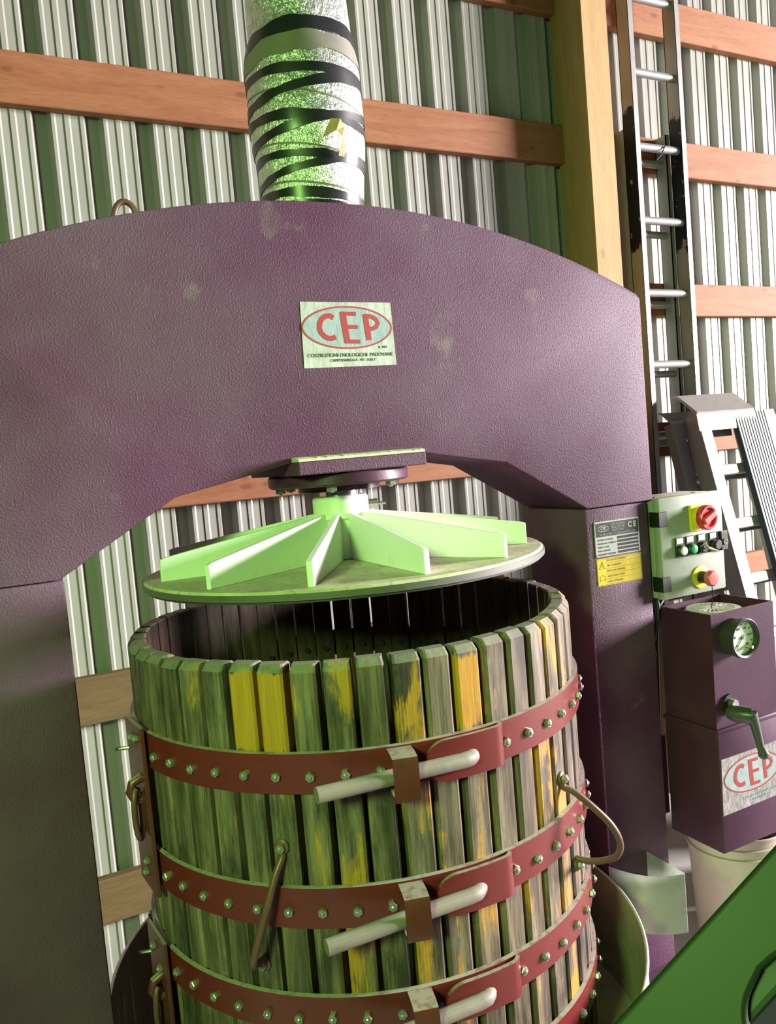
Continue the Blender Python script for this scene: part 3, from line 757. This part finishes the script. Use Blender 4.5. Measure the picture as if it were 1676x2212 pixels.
put('limit_pin', tube([(gx+.012, uy0-.024, gz-.022), (gx+.015, uy0-.042, gz-.022)], .004, 10), mat('brass_pin', (.42, .42, .22), .35, .6), ga, smooth=40)
# valve lever
lx, lz = 1.508, .955
lv = put('valve_body', tube([(lx+.006, uy0+.002, lz+.016), (lx+.006, uy0-.006, lz+.016)], .024, 24), BLACK, pu, smooth=40)
put('valve_nut', tube([(lx+.006, uy0-.006, lz+.018), (lx+.006, uy0-.020, lz+.018)], .0115, 6), ZINC, lv)
b = tube([(lx-.004, uy0-.012, lz), (lx-.004, uy0-.030, lz), (lx+.016, uy0-.052, lz-.002)], .020, 16, radii=[.017, .020, .019])
tube([(lx+.016, uy0-.050, lz+.002), (lx+.024, uy0-.056, lz-.030), (lx+.034, uy0-.058, lz-.075), (lx+.040, uy0-.060, lz-.094)], .009, 12, b, radii=[.016, .0105, .0085, .011])
bmesh.ops.create_uvsphere(b, u_segments=14, v_segments=10, radius=.0125, matrix=T((lx+.041, uy0-.060, lz-.098)))
put('lever_handle', b, mat('lever_plastic', (.055, .065, .055), .35), lv, smooth=50)
badge(pu, ux0+.001, .708, .206, .136, uy0-.0032, HOLO, ((1.577, .790), (.097, .043)), title=False)
for i in range(2): line(('COSTRUZIONI ENOLOGICHE', 'CAMPODARSEGO')[i], 1.60, .733-.010*i, .009, uy0-.0043, PALEB, pu, 'CENTER')
put('mount_bracket', box(1.408, ux0-.0035, 1.50, 1.52, .66, .86), PUR, pu)
b = box(1.44, 1.466, 1.482, 1.52, .66, .86); put('mount_flange', b, PUR, pu)
# cables between box and pump
for i, (pts, r_) in enumerate((
    ([(1.452, 1.475, 1.2215), (1.456, 1.470, 1.19), (1.448, 1.475, 1.13), (1.438, 1.50, 1.06), (1.447, 1.55, .98), (1.46, 1.56, .80), (1.47, 1.56, .45), (1.50, 1.58, .006)], .006),
    ([(1.475, 1.475, 1.2215), (1.47, 1.485, 1.20), (1.457, 1.49, 1.16), (1.445, 1.49, 1.09), (1.455, 1.505, 1.0), (1.442, 1.525, .93), (1.453, 1.535, .80), (1.46, 1.54, .50), (1.46, 1.56, .008)], .0045),
    ([(1.52, 1.515, 1.2215), (1.51, 1.505, 1.205), (1.49, 1.492, 1.195), (1.456, 1.488, 1.17), (1.449, 1.492, 1.11), (1.455, 1.49, 1.05), (1.443, 1.51, .96), (1.438, 1.53, .8), (1.44, 1.54, .5), (1.445, 1.56, .008)], .005),
    ([(1.55, 1.52, 1.2215), (1.535, 1.512, 1.208), (1.50, 1.50, 1.196), (1.475, 1.495, 1.18), (1.475, 1.50, 1.10), (1.48, 1.51, 1.0), (1.49, 1.53, .8), (1.49, 1.55, .4), (1.52, 1.58, .008)], .005))):
    o = put('cable', tube(smoothpath(pts, 6), r_, 8), RUBBER, None, smooth=60)
    o['label'] = ('thick black cable hanging nearest the column below the control box', 'thin black cable looping in the gap beside the pump housing', 'black cable leaving the middle of the control box underside', 'black cable leaving the right of the control box underside')[i]
    o['category'] = 'cable'; o['group'] = 'cables under the control box'

# ------------------------------------------------------------------ extension ladder
lad = empty('extension_ladder', (2.71, 2.63, 0), 'aluminium extension ladder with patchy black rails beside the post', 'ladder')
def channel(x, s, y0, y1, z0, z1, fl=.028, th=.004):
    """C rail: web at x, flanges running to side s"""
    b = box(min(x, x+s*th), max(x, x+s*th), y0, y1, z0, z1)
    a, c = sorted((x, x+s*fl))
    fb_ = bmesh.new(); box(a, c, y0, y0+th, z0, z1, bm=fb_); box(a, c, y1-th, y1, z0, z1, bm=fb_)
    return b, fb_
for xw in (2.576, 2.8435):
    w, f = channel(xw, 1, 2.56, 2.628, .02, 4.1, .025)
    r = put('rail', w, RAIL, lad); put('rail_flange', f, ALU, r)
for i in range(12):
    z = 3.444-.3057*(i-1)
    if z < .1: continue
    put('rung', tube([(2.580, 2.588, z), (2.8433, 2.588, z)], .017, 14), ALU, lad, smooth=60)
for xw in (2.588, 2.826):
    w, f = channel(xw, 1, 2.634, 2.697, .0, 2.92, .022)
    r = put('rail', w, ALUD, lad); put('rail_flange', f, ALUD, r)
for i in range(9):
    z = 2.798-.3057*i
    put('rung', tube([(2.592, 2.665, z), (2.8258, 2.665, z)], .016, 12), ALUD, lad, smooth=60)
put('rung_hook', tube([(2.75, 2.568, 2.838), (2.72, 2.562, 2.80), (2.69, 2.562, 2.775)], .003, 6), BLACK, lad)

# ------------------------------------------------------------------ loading ramps
def ramp(name, x, ytop, ztop, slope, label, wide, tread, dep, lip):
    e = empty(name, (x+wide/2, ytop-slope*ztop, 0), label, 'ramp', 'aluminium loading ramps')
    ang = math.atan(slope); L = math.hypot(ztop, slope*ztop)
    O = Vector((x, ytop-slope*ztop, 0)); rot = (-ang, 0, 0)       # local z runs up the ramp, local -y faces the room
    def P(nm, b, m, par=e, **k): return put(nm, b, m, par, O, rot, **k)
    for xa in (0, wide-.062):
        b = box(xa, xa+.062, -.006, 0, .0, L, .0012, 1)
        box(xa+.002, xa+.006, 0, dep, .0, L, bm=b); box(xa+.056, xa+.060, 0, dep, .0, L, bm=b)
        P('ramp_rail', b, ALU)
        b = box(xa+.0005, xa+.0018, .006, dep-.006, 0, L); P('rail_side', b, ALUD)
    k = 0
    z = L-.245
    while z > .06:
        P('rung', box(.0605, wide-.0605, .012, .040, z-.022, z+.022, .004), ALU); z -= .232
    if tread:
        b = box(.213, wide-.0625, -.010, .010, .0, L-.005); tr = P('tread_plank', b, RIBD, label='ribbed tread plank down one side of the ramp')
        n = 12; w = (wide-.0625-.213)/n
        for i in range(n): P('tread_rib', box(.213+w*(i+.25), .213+w*(i+.70), -.0155, -.0102, 0, L-.006), RIBM, tr)
    # bent lip at the top, leaning back to the wall
    b = prism([(-.014, L-.005), (-.020, L+.004), (.060*lip, L+.105*lip), (.086*lip, L+.112*lip), (.088*lip, L+.104*lip), (.066*lip, L+.096*lip), (-.006, L-.002), (.0, L-.075), (-.008, L-.075)], .0, wide*.73)
    bmesh.ops.rotate(b, cent=(0, 0, 0), matrix=Matrix.Rotation(PI/2, 3, 'Z'), verts=b.verts)
    for v in b.verts: v.co.x, v.co.y = -v.co.x-.012, v.co.y-.002
    P('top_lip', b, ALU)
    return e
ramp('loading_ramp', 2.688, 2.432, 1.685, .262, 'front aluminium loading ramp with a ribbed tread, leaning on the wall', .475, True, .074, 1)
ramp('loading_ramp', 2.628, 2.511, 1.655, .235, 'rear aluminium loading ramp mostly hidden behind the ribbed one', .475, False, .044, .55)

# ------------------------------------------------------------------ buckets
def bucket(x, y, r_, h, label):
    e = empty('plastic_bucket', (x, y, 0), label, 'bucket', 'cream plastic buckets')
    pr = [(0, .001), (r_*.85, .001), (r_*.86, .006), (r_*.955, h-.075), (r_*1.0, h-.073), (r_*1.0, h-.066), (r_*.957, h-.064), (r_*.963, h-.045), (r_*1.008, h-.043), (r_*1.008, h-.036), (r_*.968, h-.034), (r_*.972, h-.012), (r_*1.01, h-.010), (r_*1.012, h-.002), (r_, h), (r_*.955, h-.002), (r_*.945, h-.02), (r_*.84, .008), (0, .008)]
    put('bucket_shell', lathe(pr, 56, mtx=T((x, y, 0))), CREAM, e, smooth=40); return e
bucket(2.025, 1.770, .152, .375, 'cream ribbed plastic bucket below the pump housing')
bucket(2.34, 1.925, .150, .375, 'second cream bucket further right, nearer the wall')
cs = put('tool_case', box(-.075, .075, -.035, .035, 0, .30, .012), BLACK, None, (2.05, 1.79, .075), (.10, .30, .35))
cs['label'] = 'black plastic case standing in the nearer bucket'; cs['category'] = 'case'

# ------------------------------------------------------------------ green machine in the foreground
mo = Vector((.583, .567, 1.12)); me_ = Vector((.678, -.284, .678)).normalized(); mn = Vector((-.689, -.566, .452)); mn = (mn-me_*mn.dot(me_)).normalized(); mv = me_.cross(mn)
MM = Matrix((me_, mv, mn)).transposed().to_4x4(); MM.translation = mo
def fold(path, m):      # profile in (v, n) swept along the edge direction
    b = bmesh.new(); n = 24; rows = []
    for i in range(n+1):
        u = -.45+.77*i/n
        rows.append([b.verts.new(MM @ Vector((u, p, q))) for p, q in path])
    for a, c in zip(rows, rows[1:]):
        for k in range(len(path)-1): b.faces.new((a[k], a[k+1], c[k+1], c[k]))
    return b
mach = empty('green_machine', (.75, .45, 0), 'bright green machine hood in the near right corner', 'machine')
def outline(pts, hole):
    cu = bpy.data.curves.new('panel', 'CURVE'); cu.dimensions = '2D'; cu.fill_mode = 'BOTH'; cu.extrude = .010; cu.bevel_depth = .006; cu.bevel_resolution = 3
    for ps, smooth_ in ((pts, False), (hole, True)):
        sp = cu.splines.new('POLY'); ps = [Vector((*p, 0)) for p in ps]
        if smooth_:
            ps = smoothpath(ps+[ps[0]], 5)[:-1]
        sp.points.add(len(ps)-1)
        for q, p in zip(sp.points, ps): q.co = (p.x, p.y, 0, 1)
        sp.use_cyclic_u = True
    o = bpy.data.objects.new('panel', cu); C.objects.link(o); bpy.context.view_layer.update()
    me = bpy.data.meshes.new_from_object(o.evaluated_get(bpy.context.evaluated_depsgraph_get()))
    bpy.data.objects.remove(o); bpy.data.curves.remove(cu); me.materials.clear()
    me.transform(MM @ Matrix.Translation((0, 0, -.016))); return me
HOLE = [(.022, .054), (.05, .058), (.10, .075), (.12, .10), (.09, .13), (.03, .128), (-.02, .108), (-.032, .085), (-.012, .064)]
panel = put('hood_panel', outline([(-.45, .006), (.32, .006), (.32, .34), (-.45, .34)], HOLE), GREENM, mach)
put('hood_side', fold([(.004, -.012), (.001, -.03), (.0, -.10), (.02, -.34), (.05, -.345), (.34, -.345), (.34, -.028)], GREENM), GREENM, mach, smooth=40)
put('pocket_liner', box(-.06, .15, .04, .15, -.075, -.030, .006), DKG, panel, mo, MM.to_euler())
b = tube(smoothpath([(-.016, .074, -.030), (-.004, .076, -.016), (.03, .085, -.010), (.07, .098, -.012), (.10, .11, -.03)], 6), .0125, 16)
put('grip', b, OLIVE, panel, mo, MM.to_euler(), smooth=50)
put('hood_stand', box(.70, .95, .15, .40, 0, .80, .01), DKG, mach)
